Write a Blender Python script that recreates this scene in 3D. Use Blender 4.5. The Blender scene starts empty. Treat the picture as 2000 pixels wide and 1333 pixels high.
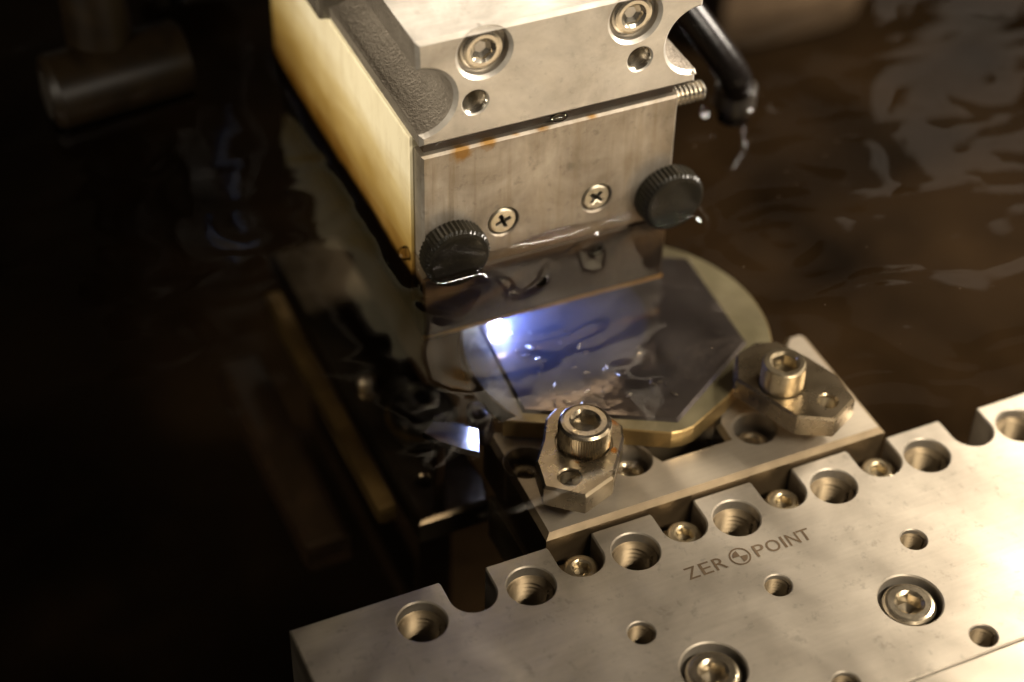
import bpy, bmesh, math, random
import numpy as np
from mathutils import Vector, Matrix, Euler
from mathutils.geometry import delaunay_2d_cdt
random.seed(7); np.random.seed(7)
SC = bpy.context.scene
COL = SC.collection
PI = math.pi

# ------------------------------------------------------------------ camera
cam_d = bpy.data.cameras.new('camera'); cam = bpy.data.objects.new('camera', cam_d); COL.objects.link(cam)
CX = Vector((0.91236656, -0.4088431, 0.02084654))
CD = Vector((-0.25820092, -0.61421884, -0.74569934))
CF = Vector((0.31767837, 0.67496854, -0.66595639))
m = Matrix((CX, -CD, -CF)).transposed().to_4x4(); m.translation = Vector((-3.66738, -9.39970, 12.14775))
cam.matrix_world = m
cam_d.sensor_fit = 'HORIZONTAL'; cam_d.sensor_width = 36; cam_d.lens = 65.78
cam_d.clip_start = 0.1; cam_d.clip_end = 300
cam_d.dof.use_dof = True; cam_d.dof.focus_distance = 16.15; cam_d.dof.aperture_fstop = 0.14; cam_d.dof.aperture_blades = 7
SC.camera = cam
# ------------------------------------------------------------------ world and lamps
w = bpy.data.worlds.new('World'); SC.world = w; w.use_nodes = True
bg = w.node_tree.nodes['Background']; bg.inputs[0].default_value = (1.0, 0.72, 0.45, 1); bg.inputs[1].default_value = 0.022
SC.view_settings.view_transform = 'Standard'; SC.view_settings.look = 'None'
SC.view_settings.exposure = 0.38; SC.view_settings.gamma = 1.0
SC.cycles.use_denoising = True
SC.cycles.max_bounces = 10; SC.cycles.transparent_max_bounces = 12; SC.cycles.glossy_bounces = 6; SC.cycles.diffuse_bounces = 3
SC.cycles.caustics_reflective = False; SC.cycles.caustics_refractive = False
SC.cycles.sample_clamp_indirect = 6.0

def lamp(name, loc, target, sx, sy, power, col):
    d = bpy.data.lights.new(name, 'AREA'); d.shape = 'RECTANGLE'; d.size = sx; d.size_y = sy; d.energy = power; d.color = col
    o = bpy.data.objects.new(name, d); COL.objects.link(o); o.location = loc
    o.rotation_euler = (Vector(target) - Vector(loc)).to_track_quat('-Z', 'Y').to_euler()
    return o
WARM = (1.0, 0.895, 0.76)
lamp('cabin_lamp', (16.7, 1.3, 10.3), (4.0, -0.8, 0.5), 6.0, 5.0, 10500, WARM)
lamp('tube_lamp', (7.0, -9.0, 11.0), (2.5, 1.0, 1), 7.0, 0.16, 980, (1.0, 0.89, 0.74))
lamp('tube_lamp.001', (6.4, -10.4, 11.0), (2.5, 1.0, 1), 7.0, 0.16, 820, (1.0, 0.89, 0.74))
lamp('side_lamp', (-9.0, 2.0, 7.0), (1.0, 4.5, 2.2), 2.0, 2.0, 170, (1.0, 0.90, 0.74)).data.spread = math.radians(60)
lamp('back_lamp', (8.5, 18.0, 12.5), (2.4, 3.0, 3.8), 2.4, 2.4, 330, WARM)
lamp('ripple_panel_light', (18.5, 16.2, 11.2), (8.0, 4.2, 1.35), 2.6, 5.0, 20, (1.0, 0.84, 0.66))  # added unseen panel, mirrored as the pale patch on the fluid
lamp('ripple_fill_light', (15.0, 12.5, 12.5), (6.0, 2.5, 1.35), 7.0, 5.0, 11, (1.0, 0.82, 0.62))  # added dim panel, out of view, mirrored softly in the ripples

# ------------------------------------------------------------------ materials
def nodes(mat):
    mat.use_nodes = True; nt = mat.node_tree
    for n in list(nt.nodes): nt.nodes.remove(n)
    out = nt.nodes.new('ShaderNodeOutputMaterial'); return nt, out
def N(nt, t, **kw):
    n = nt.nodes.new(t)
    for k, v in kw.items(): setattr(n, k, v)
    return n
def noise(nt, vec, scale, detail=5, rough=0.55, dist=0.0):
    n = N(nt, 'ShaderNodeTexNoise'); n.inputs['Scale'].default_value = scale; n.inputs['Detail'].default_value = detail
    n.inputs['Roughness'].default_value = rough; n.inputs['Distortion'].default_value = dist
    nt.links.new(vec, n.inputs['Vector']); return n.outputs['Fac']
def ramp(nt, fac, stops):
    r = N(nt, 'ShaderNodeValToRGB'); nt.links.new(fac, r.inputs[0]); e = r.color_ramp.elements
    while len(e) < len(stops): e.new(0.5)
    for el, (p, c) in zip(e, stops):
        el.position = p; el.color = (c, c, c, 1) if not isinstance(c, tuple) else (*c, 1)
    return r.outputs[0]
def mapping(nt, vec, scale, rot=(0, 0, 0)):
    mp = N(nt, 'ShaderNodeMapping'); mp.inputs['Scale'].default_value = scale; mp.inputs['Rotation'].default_value = rot
    nt.links.new(vec, mp.inputs['Vector']); return mp.outputs[0]
def mixc(nt, fac, a, b, mode='MIX'):
    n = N(nt, 'ShaderNodeMix', data_type='RGBA', blend_type=mode)
    for s, v in ((n.inputs[0], fac), (n.inputs[6], a), (n.inputs[7], b)):
        if hasattr(v, 'is_linked'): nt.links.new(v, s)
        elif isinstance(v, (int, float)): s.default_value = v
        else: s.default_value = (*v, 1)
    return n.outputs[2]
def mathn(nt, op, a, b=None):
    n = N(nt, 'ShaderNodeMath', operation=op)
    for i, v in enumerate((a, b)):
        if v is None: continue
        if hasattr(v, 'is_linked'): nt.links.new(v, n.inputs[i])
        else: n.inputs[i].default_value = v
    return n.outputs[0]
def metal(name, c1, c2, rough=0.35, rvar=0.15, metallic=0.85, brush=(3, 40, 40), bump=0.03, cloud=1.6, stains=(), stain_col=(0.32, 0.13, 0.02), spots=0.0, coat=0.0, streak=0.35, tide=None):
    mat = bpy.data.materials.new(name); nt, out = nodes(mat)
    tc = N(nt, 'ShaderNodeTexCoord').outputs['Object']
    cl = noise(nt, tc, cloud, 6, 0.6, 0.4); br = noise(nt, mapping(nt, tc, brush), 1.0, 4, 0.6)
    f = ramp(nt, cl, [(0.32, 0.0), (0.68, 1.0)])
    col = mixc(nt, f, c1, c2)
    col = mixc(nt, streak, col, ramp(nt, br, [(0.3, 0.62), (0.7, 1.0)]), 'MULTIPLY')
    if spots > 0:
        sp = noise(nt, tc, 9.0, 3, 0.7)
        col = mixc(nt, spots, col, ramp(nt, sp, [(0.30, 0.35), (0.42, 1.0)]), 'MULTIPLY')
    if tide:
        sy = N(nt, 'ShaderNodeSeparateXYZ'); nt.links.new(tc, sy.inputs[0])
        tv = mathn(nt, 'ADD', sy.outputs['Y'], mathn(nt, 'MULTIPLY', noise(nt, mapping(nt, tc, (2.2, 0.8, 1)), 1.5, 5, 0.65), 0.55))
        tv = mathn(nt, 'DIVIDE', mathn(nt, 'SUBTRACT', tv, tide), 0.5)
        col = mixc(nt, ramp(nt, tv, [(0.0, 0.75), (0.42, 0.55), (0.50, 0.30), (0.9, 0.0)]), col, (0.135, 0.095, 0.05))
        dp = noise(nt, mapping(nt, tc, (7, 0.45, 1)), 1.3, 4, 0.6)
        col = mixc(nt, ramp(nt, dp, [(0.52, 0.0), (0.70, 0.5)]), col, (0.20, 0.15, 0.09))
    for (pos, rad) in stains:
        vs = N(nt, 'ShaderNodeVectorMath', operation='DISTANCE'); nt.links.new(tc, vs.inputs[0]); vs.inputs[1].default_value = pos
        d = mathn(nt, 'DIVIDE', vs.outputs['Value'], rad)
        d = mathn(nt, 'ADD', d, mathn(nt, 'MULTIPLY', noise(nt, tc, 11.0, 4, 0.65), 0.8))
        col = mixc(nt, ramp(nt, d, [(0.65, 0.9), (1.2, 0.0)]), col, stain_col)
    p = N(nt, 'ShaderNodeBsdfPrincipled'); nt.links.new(col, p.inputs['Base Color'])
    p.inputs['Metallic'].default_value = metallic; p.inputs['Coat Weight'].default_value = coat; p.inputs['Coat Roughness'].default_value = 0.08
    r = mathn(nt, 'ADD', mathn(nt, 'MULTIPLY', noise(nt, tc, cloud * 2.3, 5, 0.6), rvar * 2), rough - rvar); nt.links.new(r, p.inputs['Roughness'])
    bp = N(nt, 'ShaderNodeBump'); bp.inputs['Strength'].default_value = 1.0; bp.inputs['Distance'].default_value = bump * 0.05
    nt.links.new(br, bp.inputs['Height']); nt.links.new(bp.outputs[0], p.inputs['Normal'])
    nt.links.new(p.outputs[0], out.inputs[0]); return mat
def simple(name, col, rough=0.4, metallic=0.0, var=0.3, scale=6.0, bump=0.0, coat=0.0, bscale=60.0, col2=None, spec=0.5):
    mat = bpy.data.materials.new(name); nt, out = nodes(mat)
    tc = N(nt, 'ShaderNodeTexCoord').outputs['Object']
    n = noise(nt, tc, scale, 5, 0.6, 0.3)
    c = mixc(nt, ramp(nt, n, [(0.3, 0.0), (0.7, 1.0)]), tuple(v * (1 - var) for v in col), col2 or tuple(min(1, v * (1 + var)) for v in col))
    p = N(nt, 'ShaderNodeBsdfPrincipled'); nt.links.new(c, p.inputs['Base Color']); p.inputs['Roughness'].default_value = rough; p.inputs['Metallic'].default_value = metallic
    p.inputs['Coat Weight'].default_value = coat; p.inputs['Coat Roughness'].default_value = 0.05; p.inputs['Specular IOR Level'].default_value = spec
    if bump:
        bp = N(nt, 'ShaderNodeBump'); bp.inputs['Distance'].default_value = bump; nt.links.new(noise(nt, tc, bscale, 3, 0.7), bp.inputs['Height']); nt.links.new(bp.outputs[0], p.inputs['Normal'])
    nt.links.new(p.outputs[0], out.inputs[0]); return mat

M = {}
M['rail'] = metal('milled_steel', (0.47, 0.44, 0.40), (0.67, 0.635, 0.585), 0.44, 0.09, 0.60, (1.2, 26, 26), 0.014, 1.3, spots=0.3, streak=0.20)
M['front_rail'] = metal('milled_steel_front', (0.55, 0.52, 0.475), (0.66, 0.625, 0.575), 0.42, 0.06, 0.60, (1.2, 26, 26), 0.012, 0.8, streak=0.18)
M['plate'] = metal('ground_steel', (0.54, 0.49, 0.43), (0.70, 0.65, 0.57), 0.42, 0.08, 0.60, (1.6, 30, 30), 0.012, 1.1, streak=0.16)
M['clamp_l'] = metal('clamp_steel', (0.50, 0.44, 0.34), (0.62, 0.55, 0.44), 0.28, 0.08, 0.9, (6, 6, 6), 0.004, 2.0, stains=[((2.27, 1.02, 0.215), 0.10), ((2.10, 0.70, 0.215), 0.07), ((1.75, 0.70, 0.215), 0.06)], stain_col=(0.50, 0.20, 0.015))
M['clamp_r'] = metal('clamp_steel_dark', (0.36, 0.30, 0.21), (0.46, 0.39, 0.29), 0.28, 0.08, 0.9, (6, 6, 6), 0.004, 2.0)
M['screw'] = metal('stainless_screw', (0.62, 0.56, 0.45), (0.72, 0.66, 0.55), 0.24, 0.06, 0.95, (12, 12, 12), 0.02, 5.0)
M['screw_b'] = metal('brassy_screw', (0.56, 0.49, 0.36), (0.66, 0.59, 0.45), 0.30, 0.06, 0.9, (12, 12, 12), 0.02, 5.0)
M['hole'] = metal('dark_thread', (0.23, 0.185, 0.125), (0.32, 0.265, 0.185), 0.46, 0.06, 0.7, (6, 6, 6), 0.0, 3.0)  # hole walls, ledge and slot floors, darker than the rail face
M['plate_shade'] = metal('plate_side_shade', (0.13, 0.095, 0.06), (0.22, 0.165, 0.10), 0.40, 0.08, 0.6, (6, 20, 6), 0.02, 2.5)  # slot shade put into the colour of the plate's side faces
M['edge'] = metal('toned_plate_bevel', (0.24, 0.19, 0.125), (0.34, 0.275, 0.19), 0.5, 0.08, 0.4, (6, 20, 6), 0.02, 2.5)  # plate bevel coloured darker to hold back the lamp glare on it
M['etch'] = simple('etched_mark', (0.17, 0.125, 0.085), 0.6, 0.3, 0.15)
M['upper'] = metal('worn_steel', (0.36, 0.32, 0.265), (0.66, 0.61, 0.53), 0.40, 0.14, 0.72, (3, 5, 14), 0.05, 1.3, spots=0.2)
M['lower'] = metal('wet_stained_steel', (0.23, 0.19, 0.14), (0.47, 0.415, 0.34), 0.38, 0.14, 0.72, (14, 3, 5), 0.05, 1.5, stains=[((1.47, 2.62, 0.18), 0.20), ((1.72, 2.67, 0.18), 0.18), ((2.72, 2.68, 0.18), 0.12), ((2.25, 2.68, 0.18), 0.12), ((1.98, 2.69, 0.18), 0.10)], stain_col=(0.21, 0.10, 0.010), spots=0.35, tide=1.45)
M['ledge'] = metal('cast_steel', (0.15, 0.125, 0.095), (0.24, 0.205, 0.16), 0.5, 0.1, 0.45, (30, 30, 30), 0.5, 1.8, spots=0.3)
M['dark_base'] = metal('dark_brown_base', (0.038, 0.020, 0.006), (0.075, 0.042, 0.015), 0.60, 0.1, 0.0, (14, 3, 4), 0.05, 1.6, spots=0.5, stains=[((3.50, 1.21, 0.18), 0.05)], stain_col=(0.65, 0.30, 0.02))
M['copper'] = metal('copper_edge', (0.42, 0.24, 0.07), (0.55, 0.34, 0.12), 0.3, 0.1, 0.9, (6, 6, 6), 0.02, 3.0)
M['seam'] = simple('dark_seam', (0.022, 0.013, 0.007), 0.35, 0.0, 0.4, spec=0.3)
M['knob'] = simple('wet_black_plastic', (0.007, 0.006, 0.005), 0.30, 0.0, 0.3, 3.5, 0.004, 0.12, 26, (0.012, 0.010, 0.006), 0.07)
M['black'] = simple('black_plastic', (0.016, 0.013, 0.010), 0.30, 0.0, 0.4, 5.0, 0.0, 0.3)
M['rubber'] = simple('black_rubber', (0.004, 0.003, 0.0025), 0.25, 0.0, 0.4, 5.0, 0.0, 0.03, spec=0.15)
M['smoke'] = simple('smoky_plastic', (0.10, 0.085, 0.065), 0.22, 0.0, 0.4, 4.0, 0.003, 0.5, 20)
M['floor'] = simple('tank_floor_paint', (0.0085, 0.0052, 0.0026), 0.8, 0.0, 0.7, 0.45, 0.0, spec=0.0)
M['wall'] = simple('tank_wall_paint', (0.02, 0.014, 0.009), 0.5, 0.0, 0.4, 0.4)
M['pale'] = simple('pale_matte', (0.09, 0.066, 0.046), 0.7, 0.0, 0.35, 0.7, spec=0.0)
M['brown'] = simple('brown_fitting', (0.005, 0.003, 0.0012), 0.4, 0.0, 0.5, 3.0, 0.0, 0.0, spec=0.10)
M['blue'] = simple('blue_hose_paint', (0.008, 0.045, 0.15), 0.5, 0.0, 0.2)
M['shelf'] = metal('dark_polished_plate', (0.11, 0.085, 0.055), (0.17, 0.135, 0.09), 0.22, 0.06, 0.85, (3, 10, 10), 0.02, 1.2)
M['gold'] = metal('dull_gold', (0.14, 0.088, 0.028), (0.25, 0.165, 0.06), 0.48, 0.1, 0.6, (5, 5, 5), 0.02, 2.0)
M['slag'] = simple('burnt_slag', (0.045, 0.036, 0.036), 0.35, 0.3, 0.6, 9.0, 0.02, 0.3, 12)
M['red'] = simple('red_cap', (0.25, 0.03, 0.015), 0.4)

def mirror_mat():
    mat = bpy.data.materials.new('polished_black_face'); nt, out = nodes(mat)
    tc = N(nt, 'ShaderNodeTexCoord').outputs['Object']
    p = N(nt, 'ShaderNodeBsdfPrincipled'); p.inputs['Metallic'].default_value = 0.9
    c = mixc(nt, noise(nt, tc, 3.0, 5), (0.22, 0.20, 0.205), (0.34, 0.31, 0.31)); nt.links.new(c, p.inputs['Base Color'])
    nt.links.new(mathn(nt, 'ADD', mathn(nt, 'MULTIPLY', noise(nt, tc, 2.0, 4), 0.06), 0.06), p.inputs['Roughness'])
    bp = N(nt, 'ShaderNodeBump'); bp.inputs['Distance'].default_value = 0.006; nt.links.new(noise(nt, tc, 4.0, 3), bp.inputs['Height']); nt.links.new(bp.outputs[0], p.inputs['Normal'])
    q = N(nt, 'ShaderNodeBsdfPrincipled'); q.inputs['Metallic'].default_value = 1.0; q.inputs['Roughness'].default_value = 0.40; nt.links.new(c, q.inputs['Base Color'])
    mx = N(nt, 'ShaderNodeMixShader'); mx.inputs[0].default_value = 0.22; nt.links.new(p.outputs[0], mx.inputs[1]); nt.links.new(q.outputs[0], mx.inputs[2])
    nt.links.new(mx.outputs[0], out.inputs[0]); return mat
M['mirror'] = mirror_mat()
M['ring'] = metal('satin_rim', (0.36, 0.335, 0.22), (0.47, 0.43, 0.30), 0.22, 0.04, 0.50, (6, 6, 6), 0.02, 1.2, stains=[((1.55, 2.45, 0.21), 0.85)], stain_col=(0.035, 0.038, 0.042))  # left of the rim darkened in colour to mute the spark's glare
M['rim_side'] = metal('golden_rim_side', (0.40, 0.28, 0.12), (0.52, 0.40, 0.20), 0.35, 0.08, 0.7, (20, 20, 3), 0.02, 2.0)

M['glint_steel'] = metal('glint_plate_steel', (0.40, 0.40, 0.42), (0.5, 0.5, 0.52), 0.13, 0.03, 0.95, (6, 6, 6), 0.0, 1.2)
def panel_mat():
    mat = bpy.data.materials.new('stained_tinted_plastic'); nt, out = nodes(mat)
    tc = N(nt, 'ShaderNodeTexCoord').outputs['Object']
    sx = N(nt, 'ShaderNodeSeparateXYZ'); nt.links.new(tc, sx.inputs[0])
    n = noise(nt, mapping(nt, tc, (1, 0.6, 2.0)), 1.6, 5, 0.6, 0.6)
    # browner below and behind: stain plus the fluid's tint put into the colour
    h = mathn(nt, 'ADD', sx.outputs['Z'], mathn(nt, 'MULTIPLY', sx.outputs['Y'], -0.07))
    h = mathn(nt, 'ADD', h, mathn(nt, 'MULTIPLY', n, 0.55))
    c = ramp(nt, mathn(nt, 'MULTIPLY', mathn(nt, 'ADD', h, -1.12), 0.5), [(0.08, (0.13, 0.065, 0.010)), (0.27, (0.33, 0.215, 0.060)), (0.46, (0.58, 0.455, 0.215)), (0.64, (0.82, 0.73, 0.50))])
    dr = noise(nt, mapping(nt, tc, (1, 3.2, 0.9)), 1.3, 5, 0.7)
    c = mixc(nt, ramp(nt, dr, [(0.48, 0.0), (0.74, 0.30)]), c, (0.34, 0.23, 0.09))
    c = mixc(nt, ramp(nt, noise(nt, tc, 14.0, 3, 0.7), [(0.68, 0.0), (0.78, 0.6)]), c, (0.20, 0.12, 0.035))
    p = N(nt, 'ShaderNodeBsdfPrincipled'); nt.links.new(c, p.inputs['Base Color']); p.inputs['Roughness'].default_value = 0.32; p.inputs['Coat Weight'].default_value = 0.2
    nt.links.new(p.outputs[0], out.inputs[0]); return mat
M['panel'] = panel_mat()

def water_mat():
    mat = bpy.data.materials.new('dielectric_fluid'); nt, out = nodes(mat)
    tc = N(nt, 'ShaderNodeTexCoord').outputs['Object']
    bp = N(nt, 'ShaderNodeBump'); bp.inputs['Distance'].default_value = 0.05
    nt.links.new(noise(nt, mapping(nt, tc, (1, 1.5, 1)), 0.75, 1.0, 0.4, 1.2), bp.inputs['Height'])
    fr = N(nt, 'ShaderNodeFresnel'); fr.inputs[0].default_value = 1.33; nt.links.new(bp.outputs[0], fr.inputs['Normal'])
    tr = N(nt, 'ShaderNodeBsdfTransparent'); tr.inputs[0].default_value = (0.96, 0.92, 0.85, 1)
    gl = N(nt, 'ShaderNodeBsdfGlossy'); gl.inputs['Roughness'].default_value = 0.015; nt.links.new(bp.outputs[0], gl.inputs['Normal'])
    mx = N(nt, 'ShaderNodeMixShader'); nt.links.new(fr.outputs[0], mx.inputs[0]); nt.links.new(tr.outputs[0], mx.inputs[1]); nt.links.new(gl.outputs[0], mx.inputs[2])
    nt.links.new(mx.outputs[0], out.inputs[0]); return mat
M['water'] = water_mat()
def drop_mat():
    mat = bpy.data.materials.new('clear_droplet'); nt, out = nodes(mat)
    fr = N(nt, 'ShaderNodeFresnel'); fr.inputs[0].default_value = 1.5
    tr = N(nt, 'ShaderNodeBsdfTransparent'); tr.inputs[0].default_value = (0.8, 0.74, 0.64, 1)
    gl = N(nt, 'ShaderNodeBsdfGlossy'); gl.inputs['Roughness'].default_value = 0.02
    mx = N(nt, 'ShaderNodeMixShader'); nt.links.new(fr.outputs[0], mx.inputs[0]); nt.links.new(tr.outputs[0], mx.inputs[1]); nt.links.new(gl.outputs[0], mx.inputs[2])
    nt.links.new(mx.outputs[0], out.inputs[0]); return mat
M['drop'] = drop_mat()
def emit(name, col, s):
    mat = bpy.data.materials.new(name); nt, out = nodes(mat); e = N(nt, 'ShaderNodeEmission'); e.inputs[0].default_value = (*col, 1); e.inputs[1].default_value = s
    nt.links.new(e.outputs[0], out.inputs[0]); return mat
M['spark'] = emit('spark_light', (0.45, 0.55, 1.0), 60)

# ------------------------------------------------------------------ mesh helpers
class MB:
    def __init__(s): s.v = []; s.f = []; s.sm = []; s.mi = []
    def quadstrip(s, loopA, loopB, smooth=True, closed=True, mi=0):   # A below/outside, B next; faces A[i],A[i+1],B[i+1],B[i]
        b = len(s.v); n = len(loopA); s.v += [tuple(p) for p in loopA] + [tuple(p) for p in loopB]
        for i in range(n if closed else n - 1):
            j = (i + 1) % n; s.f.append((b + i, b + j, b + n + j, b + n + i)); s.sm.append(smooth); s.mi.append(mi)
    def ngon(s, loop, smooth=False, mi=0):
        b = len(s.v); s.v += [tuple(p) for p in loop]; s.f.append(tuple(range(b, b + len(loop)))); s.sm.append(smooth); s.mi.append(mi)
    def tris(s, pts, tr, smooth=False, mi=0):
        b = len(s.v); s.v += [tuple(p) for p in pts]
        for t in tr: s.f.append(tuple(b + i for i in t)); s.sm.append(smooth); s.mi.append(mi)
    def build(s, name, mats, parent=None, loc=(0, 0, 0), rot=(0, 0, 0)):
        me = bpy.data.meshes.new(name); me.from_pydata(s.v, [], s.f); me.polygons.foreach_set('use_smooth', s.sm)
        for mt in (mats if isinstance(mats, (list, tuple)) else [mats]): me.materials.append(mt)
        me.polygons.foreach_set('material_index', s.mi); me.update()
        return link(name, me, parent, loc, rot)
def link(name, me, parent=None, loc=(0, 0, 0), rot=(0, 0, 0)):
    o = bpy.data.objects.new(name, me); COL.objects.link(o); o.location = loc; o.rotation_euler = rot
    if parent is not None: o.parent = parent
    return o
def thing(name, label, cat, loc=(0, 0, 0), group=None):
    o = bpy.data.objects.new(name, None); COL.objects.link(o); o.empty_display_size = 0.1; o.location = loc
    return tag(o, label, cat, group)
def tag(o, label, cat, group=None):
    o['label'] = label; o['category'] = cat
    if group: o['group'] = group
    return o
def area2(l): return sum(l[i][0] * l[(i + 1) % len(l)][1] - l[(i + 1) % len(l)][0] * l[i][1] for i in range(len(l)))
def ccw(l): return list(l) if area2(l) > 0 else list(reversed(l))
def offset(l, d):            # outward by d for a ccw loop
    n = len(l); r = []
    for i in range(n):
        a, b, c = Vector(l[i - 1][:2]), Vector(l[i][:2]), Vector(l[(i + 1) % n][:2])
        e1 = (b - a).normalized(); e2 = (c - b).normalized()
        n1 = Vector((e1.y, -e1.x)); n2 = Vector((e2.y, -e2.x)); k = 1 + n1.dot(n2)
        r.append(tuple(b + (n1 + n2) * (d / max(k, 0.25))))
    return r
def circle(x, y, r, n=40, a0=0.0): return [(x + r * math.cos(a0 + 2 * PI * i / n), y + r * math.sin(a0 + 2 * PI * i / n)) for i in range(n)]
def arc(x, y, r, a, b, n): return [(x + r * math.cos(math.radians(a + (b - a) * i / n)), y + r * math.sin(math.radians(a + (b - a) * i / n))) for i in range(n + 1)]
def inside(p, l):
    c = False; x, y = p; n = len(l)
    for i in range(n):
        x1, y1 = l[i]; x2, y2 = l[(i + 1) % n]
        if (y1 > y) != (y2 > y) and x < (x2 - x1) * (y - y1) / (y2 - y1) + x1: c = not c
    return c
def cap(mb, outer, holes, z, up=True, mi=0):
    pts = [Vector(p) for p in outer]; edges = [(i, (i + 1) % len(outer)) for i in range(len(outer))]
    for h in holes:
        b = len(pts); pts += [Vector(p) for p in h]; edges += [(b + i, b + (i + 1) % len(h)) for i in range(len(h))]
    vo, eo, fo, *_ = delaunay_2d_cdt(pts, edges, [], 0, 1e-6)
    tr = []
    for f in fo:
        c = sum((vo[i] for i in f), Vector((0, 0))) / len(f)
        if inside(c, outer) and not any(inside(c, h) for h in holes):
            ar = area2([vo[i] for i in f]); f = list(f)
            if (ar > 0) != up: f.reverse()
            tr.append(f)
    mb.tris([(v.x, v.y, z) for v in vo], tr, False, mi)
def L(l, z): return [(p[0], p[1], z) for p in l]
def plate(mb, outline, z0, z1, bevel=0.015, holes=(), mi=0, smooth=False, bottom=True, side=None, bev=None):
    """holes: (loop, depth, hole bevel, has floor)"""
    o = ccw(outline); ins = offset(o, -bevel)
    hl = [(ccw(h[0]), h[1], h[2], h[3]) for h in holes]
    cap(mb, ins, [offset(h[0], h[2]) for h in hl], z1, True, mi)
    mb.quadstrip(L(o, z1 - bevel), L(ins, z1), smooth, True, mi if bev is None else bev)
    mb.quadstrip(L(o, z0), L(o, z1 - bevel), smooth, True, mi if side is None else side)
    if bottom: cap(mb, o, [], z0, False, mi)
    for lp, dep, hb, fl in hl:
        mb.quadstrip(L(offset(lp, hb), z1), L(lp, z1 - hb), True, True, mi) if hb > 0 else None
        mb.quadstrip(L(lp, z1 - hb), L(lp, z1 - dep), len(lp) > 12, True, mi)
        if fl: mb.ngon(L(lp, z1 - dep), False, mi)
def lathe(mb, prof, n=40, mi=0, smooth=True, knurl=0.0, kmask=None):
    rings = []
    for k, (r, z) in enumerate(prof):
        kk = knurl if (kmask and kmask[k]) else 0
        rings.append([((r + (kk if i % 2 else 0)) * math.cos(2 * PI * i / n), (r + (kk if i % 2 else 0)) * math.sin(2 * PI * i / n), z) for i in range(n)])
    for a, b in zip(rings, rings[1:]): mb.quadstrip(a, b, smooth, True, mi)
def box(mb, x0, x1, y0, y1, z0, z1, bevel=0.02, mi=0):
    bm = bmesh.new(); bmesh.ops.create_cube(bm, size=1.0)
    for v in bm.verts: v.co = Vector(((x0 + x1) / 2 + v.co.x * (x1 - x0), (y0 + y1) / 2 + v.co.y * (y1 - y0), (z0 + z1) / 2 + v.co.z * (z1 - z0)))
    if bevel: bmesh.ops.bevel(bm, geom=bm.edges[:], offset=bevel, segments=2, affect='EDGES', profile=0.6)
    bm.verts.index_update(); mb.tris([v.co[:] for v in bm.verts], [[v.index for v in f.verts] for f in bm.faces], False, mi); bm.free()
def tube(mb, pts, r, n=14, mi=0, caps=True):
    pts = [Vector(p) for p in pts]; rings = []; up = None
    for i, p in enumerate(pts):
        t = (pts[min(i + 1, len(pts) - 1)] - pts[max(i - 1, 0)]).normalized()
        if up is None: up = t.orthogonal().normalized()
        up = (up - t * up.dot(t)).normalized(); s = t.cross(up); rr = r[i] if isinstance(r, (list, tuple)) else r
        rings.append([tuple(p + (up * math.cos(2 * PI * k / n) + s * math.sin(2 * PI * k / n)) * rr) for k in range(n)])
    for a, b in zip(rings, rings[1:]): mb.quadstrip(a, b, True, True, mi)
    if caps: mb.ngon(list(reversed(rings[0])), False, mi); mb.ngon(rings[-1], False, mi)
def spline(pts, n=8):
    P = [Vector(p) for p in pts]; r = []
    for i in range(len(P) - 1):
        a, b, c, d = P[max(i - 1, 0)], P[i], P[i + 1], P[min(i + 2, len(P) - 1)]
        for k in range(n):
            t = k / n; r.append(0.5 * ((2 * b) + (c - a) * t + (2 * a - 5 * b + 4 * c - d) * t * t + (3 * b - a - 3 * c + d) * t ** 3))
    return r + [P[-1]]

def socket_screw(parent, loc, r, h, mat, rot=(0, 0, 0), knurl=True, hexr=None, turn=0.0, name='socket_screw', rim=0.16):
    """head hanging down from loc by h, hexagon recess on top; hex_socket is its sub-part"""
    hexr = hexr or r * 0.50; mb = MB(); n = 128 if knurl else 48
    cr = hexr * 1.14
    hx = circle(0, 0, hexr, 6, turn); e = 0.06 * r
    cap(mb, circle(0, 0, r * (1 - rim), n), [circle(0, 0, cr, 36)], 0.0)
    k = r * 0.045 if knurl else 0
    rb = r * rim * 0.55
    prof = [(r * (1 - rim), 0), (r * (1 - rim * 0.5), -rb * 0.22), (r * 0.985, -rb)]
    lathe(mb, list(reversed(prof)), n)
    if knurl:
        lathe(mb, [(r - k, -h), (r - k, -rb * 1.35), (r * 0.985, -rb)], n, 0, False, k, (1, 1, 0))
    else: lathe(mb, [(r, -h), (r * 0.985, -rb)], n)
    o = mb.build(name, mat, parent, loc, rot)
    s = MB(); s2 = circle(0, 0, cr, 36); dep = min(h * 0.75, hexr * 1.2)
    # lead-in cone into the hexagon
    hex36 = []
    for i in range(36):
        a = 2 * PI * i / 36 - turn; q = ((a + PI / 6) % (PI / 3)) - PI / 6   # apothem form
        rr = hexr * math.cos(PI / 6) / max(math.cos(((a) % (PI / 3)) - PI / 6), 0.5)
        hex36.append((rr * math.cos(a + turn), rr * math.sin(a + turn)))
    s.quadstrip(L(s2, 0), L(hex36, -0.10 * r), False); s.quadstrip(L(hex36, -0.10 * r), L(hex36, -dep), False)
    s.quadstrip(L(hex36, -dep), L([(0.02 * x, 0.02 * y) for x, y in hex36], -dep - hexr * 0.35), True)
    s.build('hex_socket', mat, o)
    return o
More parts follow.
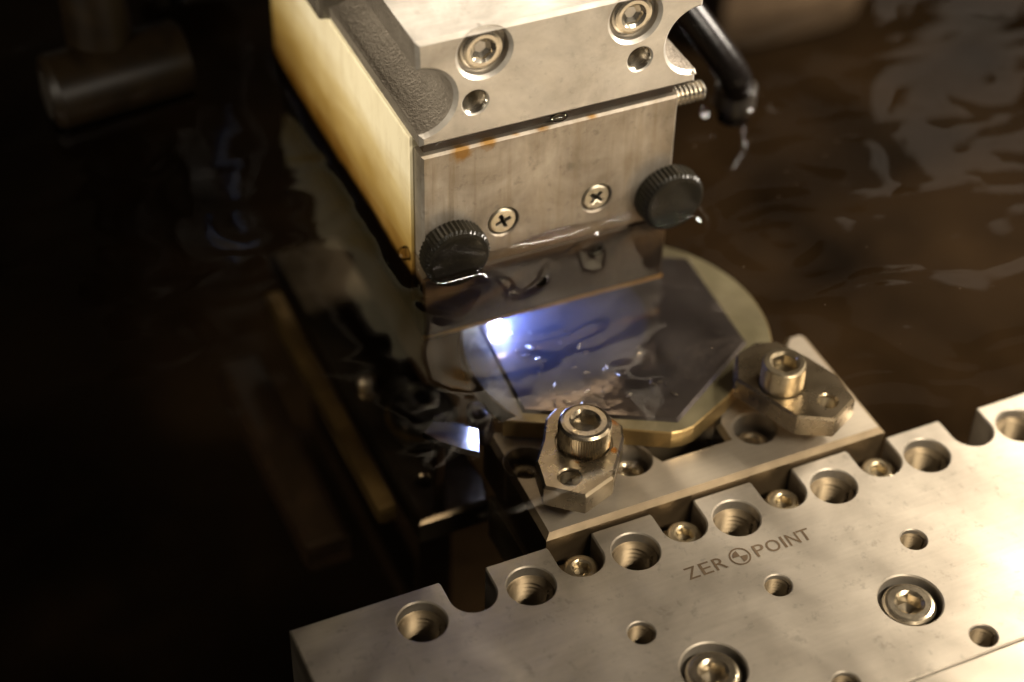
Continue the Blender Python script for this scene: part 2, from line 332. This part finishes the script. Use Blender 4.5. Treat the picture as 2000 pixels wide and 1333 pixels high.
def thread(parent, loc, r, z0, z1, pitch, mat, rot=(0, 0, 0), name='threaded_hole', deep=0.012):
    mb = MB(); n = 36; prof = []; z = z1
    while z > z0: prof += [(r, z), (r - deep, z - pitch / 2)]; z -= pitch
    rings = [[(q * math.cos(2 * PI * i / n), q * math.sin(2 * PI * i / n), zz + pitch * i / n) for i in range(n)] for q, zz in prof]
    for a, b in zip(rings, rings[1:]): mb.quadstrip(a, b, True)
    mb.ngon(rings[-1]); return mb.build(name, mat, parent, loc, rot)

# ------------------------------------------------------------------ the setting
mb = MB(); mb.ngon([(-40, -30, -3.6), (40, -30, -3.6), (40, 45, -3.6), (-40, 45, -3.6)])
fl = mb.build('tank_floor', M['floor']); fl['kind'] = 'structure'
mb = MB(); box(mb, -30, 40, 26, 27, -3.6, 9, 0.05); wl = mb.build('tank_wall', M['wall']); wl['kind'] = 'structure'

ZW = 1.35
def axis_grid(lo, hi, mid0, mid1, fine, coarse):
    a = list(np.arange(mid0, mid1, fine)); x = mid1
    st = fine
    while x < hi: a.append(x); st = min(st * 1.12, coarse); x += st
    x = mid0; st = fine; pre = []
    while x > lo: st = min(st * 1.12, coarse); x -= st; pre.append(x)
    return np.array(pre[::-1] + a)
def water():
    xs = axis_grid(-14, 22, 0.85, 4.2, 0.016, 0.25); ys = axis_grid(-9, 25, 2.05, 2.95, 0.012, 0.25)
    X, Y = np.meshgrid(xs, ys); Z = np.full_like(X, ZW)
    def rise(d, a, l): return a * np.exp(-np.maximum(d, 0) / l)
    # meniscus on the holder's front and sides
    dx = np.maximum(np.maximum(1.06 - X, X - 3.60), 0); dy = np.maximum(np.maximum(2.65 - Y, Y - 6.5), 0); d = np.hypot(dx, dy)
    men = rise(d, 0.12, 0.066) * (1 + 0.25 * np.sin(X * 5.1 + Y * 3.0))
    for kx in (1.37, 3.53):
        ddx = np.maximum(np.abs(X - kx) - 0.20, 0); ddy = np.maximum(np.maximum(2.43 - Y, Y - 2.65), 0)
        men = np.maximum(men, rise(np.hypot(ddx, ddy), 0.125, 0.07))
    dr = np.hypot(X - 5.0, Y - 3.86); men = np.maximum(men, rise(dr - 0.13, 0.14, 0.09))
    Z += men
    for ax, ay, ar, a0, a1, hh in ((1.78, 2.50, 0.42, -100, -5, 0.030), (1.30, 2.42, 0.36, 185, 260, 0.022), (2.55, 2.62, 0.22, -80, 20, 0.016), (3.62, 2.45, 0.34, -80, 30, 0.009)):
        rr = np.hypot(X - ax, Y - ay); an = np.degrees(np.arctan2(Y - ay, X - ax)) % 360; mid = (a0 + a1) / 2; hw = (a1 - a0) / 2
        da = np.abs((an - mid + 180) % 360 - 180); Z += hh * np.exp(-((rr - ar) / 0.045) ** 2) * np.clip((hw - da) / (hw * 0.6), 0, 1)
    r = np.hypot(X - 4.45, Y - 1.95); Z += 0.006 * np.sin(r * 15) * np.exp(-r * 0.9) * (r < 5)
    Z += 0.010 * np.sin(dr * 9.0) * np.exp(-dr * 0.7)
    Z += 0.004 * np.sin(1.3 * X + 0.7 * Y + 1) + 0.003 * np.sin(-0.9 * X + 1.9 * Y) + 0.004 * np.sin(2.6 * X - 1.1 * Y + 2) * np.clip((Y - 2) * 0.3, 0, 1)
    h, wd = X.shape; me = bpy.data.meshes.new('water'); v = np.stack([X, Y, Z], -1).reshape(-1, 3)
    i = np.arange(h * wd).reshape(h, wd); q = np.stack([i[:-1, :-1], i[:-1, 1:], i[1:, 1:], i[1:, :-1]], -1)
    cx = (X[:-1, :-1] + X[1:, 1:]) / 2; cy = (Y[:-1, :-1] + Y[1:, 1:]) / 2
    keep = ~((cx > 1.13) & (cx < 3.55) & (cy > 2.70) & (cy < 6.4))
    q = q[keep]
    me.from_pydata(v.tolist(), [], q.tolist()); me.polygons.foreach_set('use_smooth', [True] * len(me.polygons)); me.materials.append(M['water']); me.update()
    o = link('water', me); o['kind'] = 'structure'
water()

# ------------------------------------------------------------------ fixture rail
NX = [0.508 + 1.012 * i for i in range(-1, 7)]
def build_rail():
    t = thing('fixture_rail', 'long milled steel rail etched ZERO POINT, with round holes and U-shaped slots', 'fixture rail', (0, 0, -1.3))
    Z = 1.3
    x0, x1, y0, y1 = -1.045, 9.5, -2.135, 0.347; rn = 0.207
    out = [(x0, y0), (x1, y0), (x1, y1)]
    for nx in reversed(NX):
        if nx < 0: continue
        out += [(nx + rn + 0.012, y1), (nx + rn, y1 - 0.03)] + arc(nx, 0.122, rn, 0, -180, 18) + [(nx - rn, y1 - 0.03), (nx - rn - 0.012, y1)]
    out += [(x0, y1)]
    big = [(0, 0), (1, 0), (2, 0), (3, 0), (4, 0), (5, 0), (6.02, 0), (7.03, 0)]
    small = [(1.632, -0.827), (2.945, -0.825), (4.309, -0.835), (2.926, -1.953), (4.249, -1.98), (5.65, -0.835), (5.58, -1.98)]
    bolts = [(2.003, -1.40), (3.898, -1.409), (5.8, -1.41)]
    holes = [(circle(x, y, 0.212, 48), 0.11, 0.012, False) for x, y in big] + [(circle(x, y, 0.118, 32), 0.05, 0.010, False) for x, y in small] + [(circle(x, y, 0.278, 48), 0.40, 0.012, True) for x, y in bolts]
    b = MB(); plate(b, out, 0.0, Z, 0.014, holes); b.build('rail_body', M['rail'], t)
    for x, y in big:
        k = MB(); rng = [circle(x, y, q, 48) for q in (0.212, 0.190)]
        k.quadstrip(L(rng[0], Z - 0.11), L(rng[1], Z - 0.13), True); k.build('countersink', M['hole'], t)
        thread(t, (x, y, Z), 0.190, -0.66, -0.13, 0.052, M['hole'], deep=0.032)
    for x, y in small: thread(t, (x, y, Z), 0.118, -0.45, -0.06, 0.036, M['hole'], deep=0.018)
    for x, y in bolts: socket_screw(t, (x, y, Z - 0.03), 0.232, 0.3, M['screw'], turn=0.3 + x, rim=0.2)
    # ledge under the clamping plate, with the slot screws standing on it
    k = MB(); box(k, 1.27, 4.80, 0.36, 1.5, 0.30, Z - 0.47, 0.01); k.build('ledge', M['hole'], t)
    for nx in NX:
        if 1.3 < nx < 4.8:
            f = MB(); f.ngon(L(arc(nx, 0.122, rn, 0, -180, 18) + [(nx - rn, 0.345), (nx + rn, 0.345)], Z - 0.30)[::-1]); f.build('slot_floor', M['hole'], t)
            socket_screw(t, (nx + 0.015, 0.110, Z - 0.12), 0.160, 0.2, M['screw_b'], turn=nx * 3, knurl=False, rim=0.22, hexr=0.082)
        elif 0 < nx:
            f = MB(); f.ngon(L(arc(nx, 0.122, rn, 0, -180, 18) + [(nx - rn, 0.345), (nx + rn, 0.345)], Z - 1.0)[::-1]); f.build('slot_floor', M['hole'], t)
    # etched letters
    def letter(ch, xa, xb, ya, yb):
        c = bpy.data.curves.new('letter', 'FONT'); c.body = ch; c.resolution_u = 4; c.offset = 0.004; tmp = bpy.data.objects.new('letter', c); COL.objects.link(tmp)
        dg = bpy.context.evaluated_depsgraph_get(); me = bpy.data.meshes.new_from_object(tmp.evaluated_get(dg)); bpy.data.objects.remove(tmp)
        co = np.array([v.co[:] for v in me.vertices]); lo, hi = co.min(0), co.max(0)
        for v in me.vertices: v.co = (xa + (v.co.x - lo[0]) / (hi[0] - lo[0]) * (xb - xa), ya + (v.co.y - lo[1]) / (hi[1] - lo[1]) * (yb - ya), Z + 0.004)
        me.materials.clear(); me.materials.append(M['etch']); link('letter', me, t)
    for ch, xa, xb in [('Z', 2.272, 2.385), ('E', 2.415, 2.515), ('R', 2.545, 2.655), ('P', 2.945, 3.045), ('O', 3.065, 3.195), ('I', 3.222, 3.246), ('N', 3.275, 3.385), ('T', 3.395, 3.505)]:
        letter(ch, xa, xb, -0.482, -0.348)
    k = MB(); c = (2.803, -0.412)
    k.quadstrip(L(circle(*c, 0.098, 40), Z + 0.004), L(circle(*c, 0.083, 40), Z + 0.004), False)
    for a in (90, 270): k.ngon(L([c] + arc(*c, 0.068, a + 4, a + 86, 10), Z + 0.004))
    k.build('round_emblem', M['etch'], t)
build_rail()
def build_front_rail():
    t = thing('front_bar', 'bare bright steel bar butting against the front edge of the ZERO POINT rail', 'steel bar', (0, -4, -1.3))
    b = MB(); plate(b, [(-1.045, -2.6), (9.5, -2.6), (9.5, 1.852), (-1.045, 1.852)], 0, 1.3, 0.012); b.build('bar_body', M['front_rail'], t)
build_front_rail()

# ------------------------------------------------------------------ clamping plate
def build_plate():
    t = thing('clamping_plate', 'smooth steel plate with counterbored screws, seated behind the slots of the etched rail', 'fixture plate', (0, 0, -0.47))
    out = [(1.31, 0.362), (4.765, 0.362), (4.765, 1.80), (4.72, 1.85), (4.58, 1.85), (4.30, 1.55), (3.55, 1.35), (3.35, 1.04), (3.34, 0.835), (2.69, 0.835), (2.60, 1.04), (2.40, 1.30), (1.9, 1.62), (1.34, 1.79)]
    bores = [(1.525, 1.27), (2.405, 0.93), (3.648, 0.84)]
    b = MB(); plate(b, out, 0.0, 0.57, 0.048, [(circle(x, y, 0.20, 44), 0.42, 0.012, True) for x, y in bores], side=1, bev=2); b.build('plate_body', [M['plate'], M['plate_shade'], M['edge']], t)
    for (x, y), h in zip(bores, (0.40, 0.42, 0.40)): socket_screw(t, (x, y, h), 0.152, 0.25, M['screw'], turn=x * 2, knurl=False, rim=0.2, hexr=0.085)
build_plate()

# ------------------------------------------------------------------ finger clamps
def build_clamp(label, pts, hole, hr, screw, sr, sh, mat, smat, turn, knurl):
    base = Vector((screw[0], screw[1], 0.335)); t = thing('finger_clamp', label, 'clamp', (0, 0, 0.335), 'finger clamps holding the workpiece')
    b = MB(); plate(b, pts, 0.0, 0.215, 0.022, [(circle(*hole, hr, 32), 0.05, 0.014, False), (circle(screw[0], screw[1], sr * 1.06, 40), 0.03, 0.008, True)]); b.build('clamp_body', mat, t)
    thread(t, (hole[0], hole[1], 0.215), hr, -0.20, -0.045, 0.026, M['screw_b'], deep=0.008)
    s = socket_screw(t, (screw[0], screw[1], 0.215 + sh), sr, sh + 0.02, smat, turn=turn, knurl=knurl, rim=0.2 if knurl else 0.14, hexr=sr * (0.52 if knurl else 0.60))
    return t, s
tL, sL = build_clamp('bright five-sided clamp with orange stains and a knurled screw, left of the pair',
    [(1.35, 0.535), (1.635, 0.295), (1.955, 0.41), (2.255, 0.806), (2.315, 0.96), (2.24, 1.20), (2.05, 1.36), (1.86, 1.39), (1.72, 1.30), (1.58, 1.06), (1.416, 0.85)],
    (1.606, 0.557), 0.098, (1.905, 0.90), 0.236, 0.26, M['clamp_l'], M['screw'], 0.35, True)
tR, sR = build_clamp('darker bronze-toned clamp with a smooth-sided screw, right of the pair',
    [(3.54, 1.09), (3.80, 0.435), (4.10, 0.272), (4.41, 0.437), (4.43, 0.795), (4.31, 1.11), (4.16, 1.40), (3.95, 1.47), (3.70, 1.38)],
    (4.166, 0.51), 0.086, (3.90, 0.88), 0.204, 0.26, M['clamp_r'], M['screw_b'], 0.1, False)
def rim_marks(s, r, chars, a0, step):
    for i, ch in enumerate(chars):
        c = bpy.data.curves.new('mark', 'FONT'); c.body = ch; c.size = r * 0.24; c.align_x = 'CENTER'; c.extrude = 0.004; c.resolution_u = 2
        tmp = bpy.data.objects.new('mark', c); COL.objects.link(tmp); dg = bpy.context.evaluated_depsgraph_get(); me = bpy.data.meshes.new_from_object(tmp.evaluated_get(dg)); bpy.data.objects.remove(tmp)
        a = a0 + step * i; me.materials.clear(); me.materials.append(M['screw']); o = link('embossed_mark', me, s, (r * 0.66 * math.cos(a), r * 0.66 * math.sin(a), 0.003), (0, 0, a - PI / 2))
rim_marks(sL, 0.226, 'A2', 3.9, -0.3); rim_marks(sL, 0.226, '70', 4.6, 0.28)

# ------------------------------------------------------------------ workpiece
def build_work():
    t = thing('round_workpiece', 'dark mirror-polished hexagon face on a round golden-rimmed blank held by two clamps', 'workpiece', (0, 0, 0.10))
    c = (2.93, 2.28); R = 1.485
    hexa = [(1.665, 1.66), (2.914, 0.997), (4.03, 1.70), (4.11, 3.05), (2.93, 3.62), (1.76, 2.90)]
    def onc(deg): return (c[0] + R * math.cos(math.radians(deg)), c[1] + R * math.sin(math.radians(deg)))
    out = [onc(a) for a in np.linspace(-28, 205, 70)] + [(1.46, 1.64), (2.80, 0.90), (2.90, 0.885), (3.02, 0.895), (3.50, 1.12), (4.12, 1.53)]
    out = ccw(out)
    b = MB(); ins = offset(out, -0.012)
    b.quadstrip(L(out, 0.02), L(out, 0.20), False); b.quadstrip(L(out, 0.20), L(ins, 0.212), False); b.build('rim_side', M['rim_side'], t)
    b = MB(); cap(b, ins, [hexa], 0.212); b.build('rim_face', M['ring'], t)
    b = MB(); h = ccw(hexa); h2 = offset(h, -0.03); b.quadstrip(L(h, 0.212), L(h2, 0.236), False); cap(b, h2, [], 0.236); b.build('mirror_face', M['mirror'], t)
build_work()

# ------------------------------------------------------------------ spark
b = MB()
for k in range(7):
    a = random.uniform(0, 6.28); q = [Vector((random.uniform(-.04, .04), random.uniform(-.06, .06), -0.005 + 0.23 * i / 5)) for i in range(6)]
    tube(b, q, 0.026, 6)
sp = b.build('electric_spark', M['spark'], None, (1.95, 2.93, 0.352)); tag(sp, 'blue-white electric spark burning between tool holder underside and mirror-polished workpiece', 'spark')
pl = bpy.data.lights.new('spark_glow', 'POINT'); pl.energy = 62; pl.color = (0.16, 0.27, 1.0); pl.shadow_soft_size = 0.03
po = bpy.data.objects.new('spark_glow', pl); COL.objects.link(po); po.location = (2.02, 2.88, 0.46)

b = MB(); rs = random.Random(11)  # chips added to give broken blue reflections on the mirror face
for k in range(34):
    x = 1.95 + rs.random() ** 1.3 * 1.1; y = 2.75 - rs.random() * 1.15 - (x - 1.9) * 0.25; a = rs.uniform(0, 6.28); l = rs.uniform(0.015, 0.05); hh = rs.uniform(0.004, 0.02)
    d = Vector((math.cos(a), math.sin(a), rs.uniform(-.1, .3))) * l; c0 = Vector((x, y, 0.338 + hh)); q = [c0 - d, c0 + d * 0.2 + Vector((d.y, -d.x, 0.4 * l)) * 0.25, c0 + d]
    tube(b, q, [0.003, 0.008, 0.003], 5)
ch = b.build('glint_chips', M['screw']); ch['kind'] = 'stuff'

# cloud of eroded particles in the fluid round the spark
bm = bmesh.new(); bmesh.ops.create_icosphere(bm, subdivisions=4, radius=1.0)
for v in bm.verts: v.co = Vector((v.co.x * 0.85, v.co.y * 0.75, max(v.co.z, -0.35) * 0.30))
me = bpy.data.meshes.new('erosion_cloud'); bm.to_mesh(me); bm.free()
vm = bpy.data.materials.new('erosion_cloud'); nt, out = nodes(vm); pv = N(nt, 'ShaderNodeVolumePrincipled'); pv.inputs['Color'].default_value = (0.55, 0.66, 1.0, 1); pv.inputs['Density'].default_value = 0.17
nt.links.new(pv.outputs[0], out.inputs['Volume']); me.materials.append(vm)
ec = link('erosion_cloud', me, None, (2.45, 2.50, 0.452)); ec['kind'] = 'stuff'

# ------------------------------------------------------------------ tool holder head
def build_head():
    t = thing('tool_holder', 'big steel tool holder block half sunk in fluid, with cream side panel and black knobs', 'tool holder', (0, 0, 0))
    RX = (PI / 2, 0, 0)
    # lower front plate: local x = x, local y = z, local z = -y
    yf = 2.65
    ph = [(1.884, 1.742), (2.818, 1.734)]
    def cross(x, y, a, s, w): 
        q = [(s, -w), (s, w), (w, w), (w, s), (-w, s), (-w, w), (-s, w), (-s, -w), (-w, -w), (-w, -s), (w, -s), (w, -w)]
        return [(x + p[0] * math.cos(a) - p[1] * math.sin(a), y + p[0] * math.sin(a) + p[1] * math.cos(a)) for p in q]
    b = MB(); plate(b, [(1.105, 1.30), (3.590, 1.30), (3.590, 2.66), (1.105, 2.66)], 0, 0.18, 0.022, [(circle(x, z, 0.148, 40), 0.06, 0.012, True) for x, z in ph])
    b.build('front_plate', M['lower'], t, (0, yf + 0.18, 0), RX)
    for i, (x, z) in enumerate(ph):
        k = MB(); plate(k, circle(0, 0, 0.134, 36), 0, 0.05, 0.016, [(cross(0, 0, 0.35 + i * 0.5, 0.075, 0.017), 0.05, 0.006, True)], smooth=True)
        k.build('cross_head_screw', M['screw_b'], t, (x, yf + 0.052, z), RX)
    # submerged foot of the holder, coloured darker brown than the plate above
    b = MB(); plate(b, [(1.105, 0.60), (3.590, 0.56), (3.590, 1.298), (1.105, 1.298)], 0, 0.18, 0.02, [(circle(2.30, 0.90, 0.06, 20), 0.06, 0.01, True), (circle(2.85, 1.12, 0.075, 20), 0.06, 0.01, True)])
    b.build('dark_foot', M['dark_base'], t, (0, yf + 0.181, 0), RX)
    b = MB(); box(b, 1.10, 3.595, yf - 0.006, yf + 0.03, 0.545, 0.585, 0.008); o = b.build('bottom_edge', M['copper'], t)
    for v in o.data.vertices: v.co.z += 0.04 * (3.595 - v.co.x) / 2.5
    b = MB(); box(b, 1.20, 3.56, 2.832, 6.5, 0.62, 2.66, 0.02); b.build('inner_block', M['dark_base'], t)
    b = MB(); box(b, 1.15, 3.56, 2.72, 6.5, 2.655, 2.78, 0.0); b.build('seam_filler', M['seam'], t)
    b = MB(); box(b, 1.065, 1.197, 2.84, 6.7, 0.92, 2.765, 0.03); b.build('side_panel', M['panel'], t)
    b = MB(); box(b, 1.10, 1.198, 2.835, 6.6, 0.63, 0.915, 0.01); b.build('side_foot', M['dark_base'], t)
    # upper block: profile with round scallops on both flanks, run back along y
    prof = [(1.09, 2.775), (3.735, 2.775), (3.735, 2.90)] + arc(3.735, 3.225, 0.325, -90, -270, 22) + [(3.745, 3.56), (3.745, 3.828), (1.058, 3.828), (1.066, 3.56)] + arc(1.08, 3.225, 0.325, 90, -90, 22)
    bolts = [(1.671, 3.626 - 0.03), (3.075, 3.60)]; taps = [(1.592, 3.12), (3.148, 3.165)]
    b = MB(); plate(b, prof, 0, 4.0, 0.035, [(circle(x, z, 0.235, 48), 0.10, 0.03, True) for x, z in bolts] + [(circle(x, z, 0.118, 32), 0.04, 0.012, False) for x, z in taps], smooth=False, side=1)
    for k, f in enumerate(b.f):
        if b.mi[k] == 1 and min(b.v[q][1] for q in f) > 3.82: b.mi[k] = 0      # machined top, cast flanks
    b.build('upper_block', [M['upper'], M['ledge']], t, (0, 6.63, 0), RX)
    for x, z in bolts: socket_screw(t, (x, 2.66, z), 0.200, 0.07, M['screw'], RX, False, 0.105, x, rim=0.25)
    for x, z in taps: thread(t, (x, 2.63, z), 0.118, -0.40, -0.04, 0.032, M['screw'], RX, deep=0.012)
    # textured ledge below the left scallop
    b = MB(); box(b, 1.085, 1.5, 2.82, 6.6, 2.768, 2.905, 0.02); b.build('left_ledge', M['ledge'], t)
    # thumb knobs
    for i, (x, z) in enumerate([(1.37, 1.605), (3.535, 1.60)]):
        k = MB(); n = 88
        lathe(k, [(0.12, -0.02), (0.285, 0.0), (0.305, 0.02), (0.305, 0.17), (0.285, 0.20), (0.255, 0.205), (0.0001, 0.202)], n, 0, False, 0.012, (0, 0, 1, 1, 0, 0, 0))
        k.build('thumb_knob', M['knob'], t, (x, yf, z), RX)
        s = MB(); tube(s, [(x, yf + 0.1, z), (x, yf, z)], 0.1); s.build('knob_stem', M['black'], t)
    # threaded stud and nut sticking out of the right flank
    k = MB(); n = 24; prof = [(0.13, 0.0), (0.13, 0.06)]
    for j in range(9): prof += [(0.10, 0.07 + j * 0.045), (0.085, 0.092 + j * 0.045)]
    lathe(k, prof + [(0.0001, 0.50)], n, 0, False); k.build('threaded_stud', M['screw'], t, (3.52, 2.90, 2.47), (0, PI / 2, 0))
    k = MB(); plate(k, circle(0, 0, 0.15, 6), 0, 0.12, 0.01); k.build('hex_nut', M['screw'], t, (3.55, 3.0, 2.20), (0, PI / 2, 0))
build_head()

def drop(label, loc, r, sq=(1, 1, 1)):
    bm = bmesh.new(); bmesh.ops.create_uvsphere(bm, u_segments=24, v_segments=14, radius=r); me = bpy.data.meshes.new('fluid_droplet')
    for v in bm.verts: v.co = Vector((v.co.x * sq[0], v.co.y * sq[1], v.co.z * sq[2]))
    for f in bm.faces: f.smooth = True
    bm.to_mesh(me); bm.free(); me.materials.append(M['drop']); return tag(link('fluid_droplet', me, None, loc), label, 'droplet')
drop('round clear bubble at the foot of the cream panel beside the left knob', (1.04, 2.92, 1.44), 0.068)
drop('flat clear droplet caught in the dark seam under the upper block', (2.40, 2.66, 2.73), 0.07, (1.2, 0.6, 0.6))

# ------------------------------------------------------------------ things around
def build_latch():
    t = thing('panel_latch', 'dark smoky plastic latch with a round barrel over the top of the cream panel', 'latch', (1.05, 5.2, 2.77))
    b = MB(); box(b, -0.08, 0.28, -0.35, 1.0, 0.0, 0.28, 0.05); b.build('latch_block', M['smoke'], t)
    b = MB(); tube(b, [(0.45, -0.3, 0.35), (0.45, -0.25, 0.35), (0.45, 1.2, 0.35)], [0.16, 0.2, 0.2], 20); b.build('latch_barrel', M['black'], t)
    b = MB(); box(b, -0.02, 0.6, -0.1, 0.9, 0.27, 0.36, 0.03); b.build('latch_strap', M['black'], t)
build_latch()
def build_rod():
    t = thing('suction_pipe', 'black rubber pipe slanting from behind the tool holder into the dark fluid', 'pipe', (5.0, 3.90, 1.32))
    b = MB(); tube(b, spline([(0.0, 0.0, -0.1), (0.0, 0.0, 0.2), (-0.13, -0.10, 0.55), (-0.5, 0.3, 1.15), (-0.9, 0.85, 1.75), (-1.4, 1.6, 2.4)], 8), 0.165, 18); b.build('pipe_body', M['rubber'], t)
    b = MB(); tube(b, [(0, 0, 0.02), (0, 0, 0.05), (0, 0.0, 0.30), (0, 0.02, 0.33)], [0.17, 0.21, 0.21, 0.17], 20); b.build('pipe_collar', M['black'], t)
build_rod()
def build_fitting():
    t = thing('brown_pipe_fitting', 'dark brown pipe fitting with round end cap lying low at the back left', 'pipe fitting', (-0.6, 6.6, 1.2))
    b = MB(); tube(b, [(-0.75, -0.1, 0.30), (-0.70, -0.1, 0.30), (0.65, 0.05, 0.30), (0.70, 0.05, 0.30)], [0.36, 0.42, 0.42, 0.36], 24); b.build('fitting_barrel', M['brown'], t)
    b = MB(); tube(b, [(-0.1, 0.1, 0.4), (-0.1, 0.4, 1.6), (-0.1, 0.7, 4.0)], [0.34, 0.32, 0.32], 20); b.build('riser_pipe', M['brown'], t)
    b = MB(); tube(b, [(-0.78, -0.1, 0.30), (-0.76, -0.1, 0.30), (-0.72, -0.1, 0.30)], [0.2, 0.28, 0.28], 6); b.build('end_cap', M['black'], t)
build_fitting()
def build_bank():
    t = thing('black_valve', 'black valve body with a small blue collar behind the cream panel', 'valve', (0.75, 7.6, 1.2))
    b = MB(); box(b, -0.7, 0.25, -0.1, 0.8, 0.35, 5.0, 0.08); b.build('valve_body', M['black'], t)
    b = MB(); tube(b, [(-0.1, -0.20, 1.25), (-0.1, -0.20, 1.6), (-0.1, -0.2, 3.0)], [0.055, 0.055, 0.055], 16); b.build('blue_collar', M['blue'], t)
    b = MB(); tube(b, [(-0.45, -0.12, 0.5), (-0.45, -0.18, 0.5), (-0.45, -0.25, 0.5)], [0.09, 0.09, 0.05], 16); b.build('valve_button', M['rubber'], t)
build_bank()
def build_shelf():  # solid stand-ins for the holder's blurred reflection, coloured dark as if unlit
    t = thing('reflection_block', 'dark block with golden front edge standing in for a blurred reflection of the tool holder', 'reflection stand-in', (0, 0, -3.6))
    b = MB(); plate(b, [(0.70, 1.81), (1.42, 1.82), (1.50, 2.1), (1.50, 6.2), (0.70, 6.2)], 2.42, 2.70, 0.035, [(circle(0.944, 2.30, 0.085, 20), 0.2, 0.01, True)]); b.build('polished_top', M['shelf'], t)
    b = MB(); box(b, 0.98, 1.36, 2.6, 6.0, 0.0, 2.415, 0.02); b.build('block_body', M['seam'], t)
    b = MB(); box(b, 0.40, 0.61, 2.13, 5.6, 2.44, 2.68, 0.07); b.build('golden_reflection_bar', M['gold'], t)
    b = MB(); box(b, -0.2, 0.30, 2.6, 5.6, 1.5, 1.9, 0.1); b.build('outer_bar', M['seam'], t)
    b = MB(); tube(b, [(0.91, 3.77, 2.69), (0.91, 3.77, 2.80), (0.91, 3.77, 2.83)], [0.09, 0.09, 0.06], 16); b.build('brass_button', M['screw_b'], t)
build_shelf()
def build_glint_plate():  # added plate, tilted to throw a blue glint of the spark
    t = thing('glint_plate', 'small tilted polished plate on a post, added to catch a blue reflection of the spark', 'reflecting plate', (0.95, 1.95, -0.9))
    pts = [(0.66, 1.60), (0.74, 1.40), (0.86, 1.24), (1.006, 1.13), (1.20, 1.58), (1.05, 1.76), (0.84, 1.80)]
    b = MB(); plate(b, [(x - 0.85, y - 1.55) for x, y in pts], -0.03, 0.02, 0.008)
    b.build('mirror_plate', M['glint_steel'], t, (-0.10, -0.40, 1.34), Vector((0, 0, 1)).rotation_difference(Vector((0.25, 0.265, 0.93)).normalized()).to_euler())
    b = MB(); tube(b, [(0, 0, 0), (0, 0, 0.6), (0, -0.05, 1.20)], 0.06, 12); b.build('post', M['seam'], t)
build_glint_plate()
def lump(name, label, cat, loc, r, mat, seed, sq=(1, 1, 1)):
    rs = random.Random(seed); bm = bmesh.new(); bmesh.ops.create_icosphere(bm, subdivisions=4, radius=r)
    ph = [(rs.uniform(2, 6) / r * 0.4, Vector((rs.uniform(-1, 1), rs.uniform(-1, 1), rs.uniform(-1, 1))).normalized(), rs.uniform(0, 6)) for _ in range(9)]
    for v in bm.verts:
        d = 1 + sum(0.055 * math.sin(f * 2.2 * v.co.dot(n) + p) for f, n, p in ph); v.co = Vector((v.co.x * d * sq[0], v.co.y * d * sq[1], v.co.z * d * sq[2]))
    for f in bm.faces: f.smooth = True
    me = bpy.data.meshes.new(name); bm.to_mesh(me); bm.free(); me.materials.append(mat); return tag(link(name, me, None, loc), label, cat)
lump('burnt_slag', 'rough dark lump of burnt slag stuck at the left side of the round blank', 'slag', (1.34, 1.86, 0.12), 0.20, M['slag'], 3, (0.6, 1.2, 0.9))
def build_reflection_disc():  # disc added in place of the knob's dark reflection
    t = thing('knob_reflection_disc', 'low round dark disc with a golden skirt standing in for the reflection of a knob', 'plug', (1.27, 3.15, -0.9))
    b = MB(); tube(b, [(0, 0, 0.03), (0, 0, 0.13), (0, 0, 0.16)], [0.33, 0.33, 0.29], 28); b.build('disc_cap', M['black'], t)
    b = MB(); tube(b, [(0, 0, 0.0), (0, 0, 0.028)], [0.37, 0.36], 28); b.build('disc_skirt', M['gold'], t)
build_reflection_disc()
def build_patch_block():  # added block standing in for a pale reflection on the fluid
    t = thing('pale_patch_block', 'dim rounded block added deep at the back right for the pale patch on the fluid', 'added block', (10.6, 12.6, -3.6))
    b = MB(); box(b, -1.4, 1.4, -1.6, 4.0, 0.0, 1.6, 0.7); b.build('patch_block_body', M['pale'], t)
    b = MB(); box(b, -3.6, -1.2, 1.0, 4.0, 0.0, 1.1, 0.5); b.build('patch_block_web', M['pale'], t)
build_patch_block()
# floating specks: nobody could count them
b = MB(); rs = random.Random(5)
for k in range(45):
    x = rs.uniform(2.6, 7.5); y = rs.uniform(-0.5, 4.2); r = rs.uniform(0.002, 0.006)
    if x < 3.7 and y > 2.5: continue
    c = Vector((x, y, ZW + 0.012)); q = [c + Vector((r * math.cos(a), r * rs.uniform(.4, 1.4) * math.sin(a), 0)) for a in np.linspace(0, 2 * PI, 6)[:-1]]
    b.ngon(q); b.quadstrip([(p.x, p.y, p.z - 0.004) for p in q], q)
sp = b.build('floating_specks', M['pale']); sp['kind'] = 'stuff'
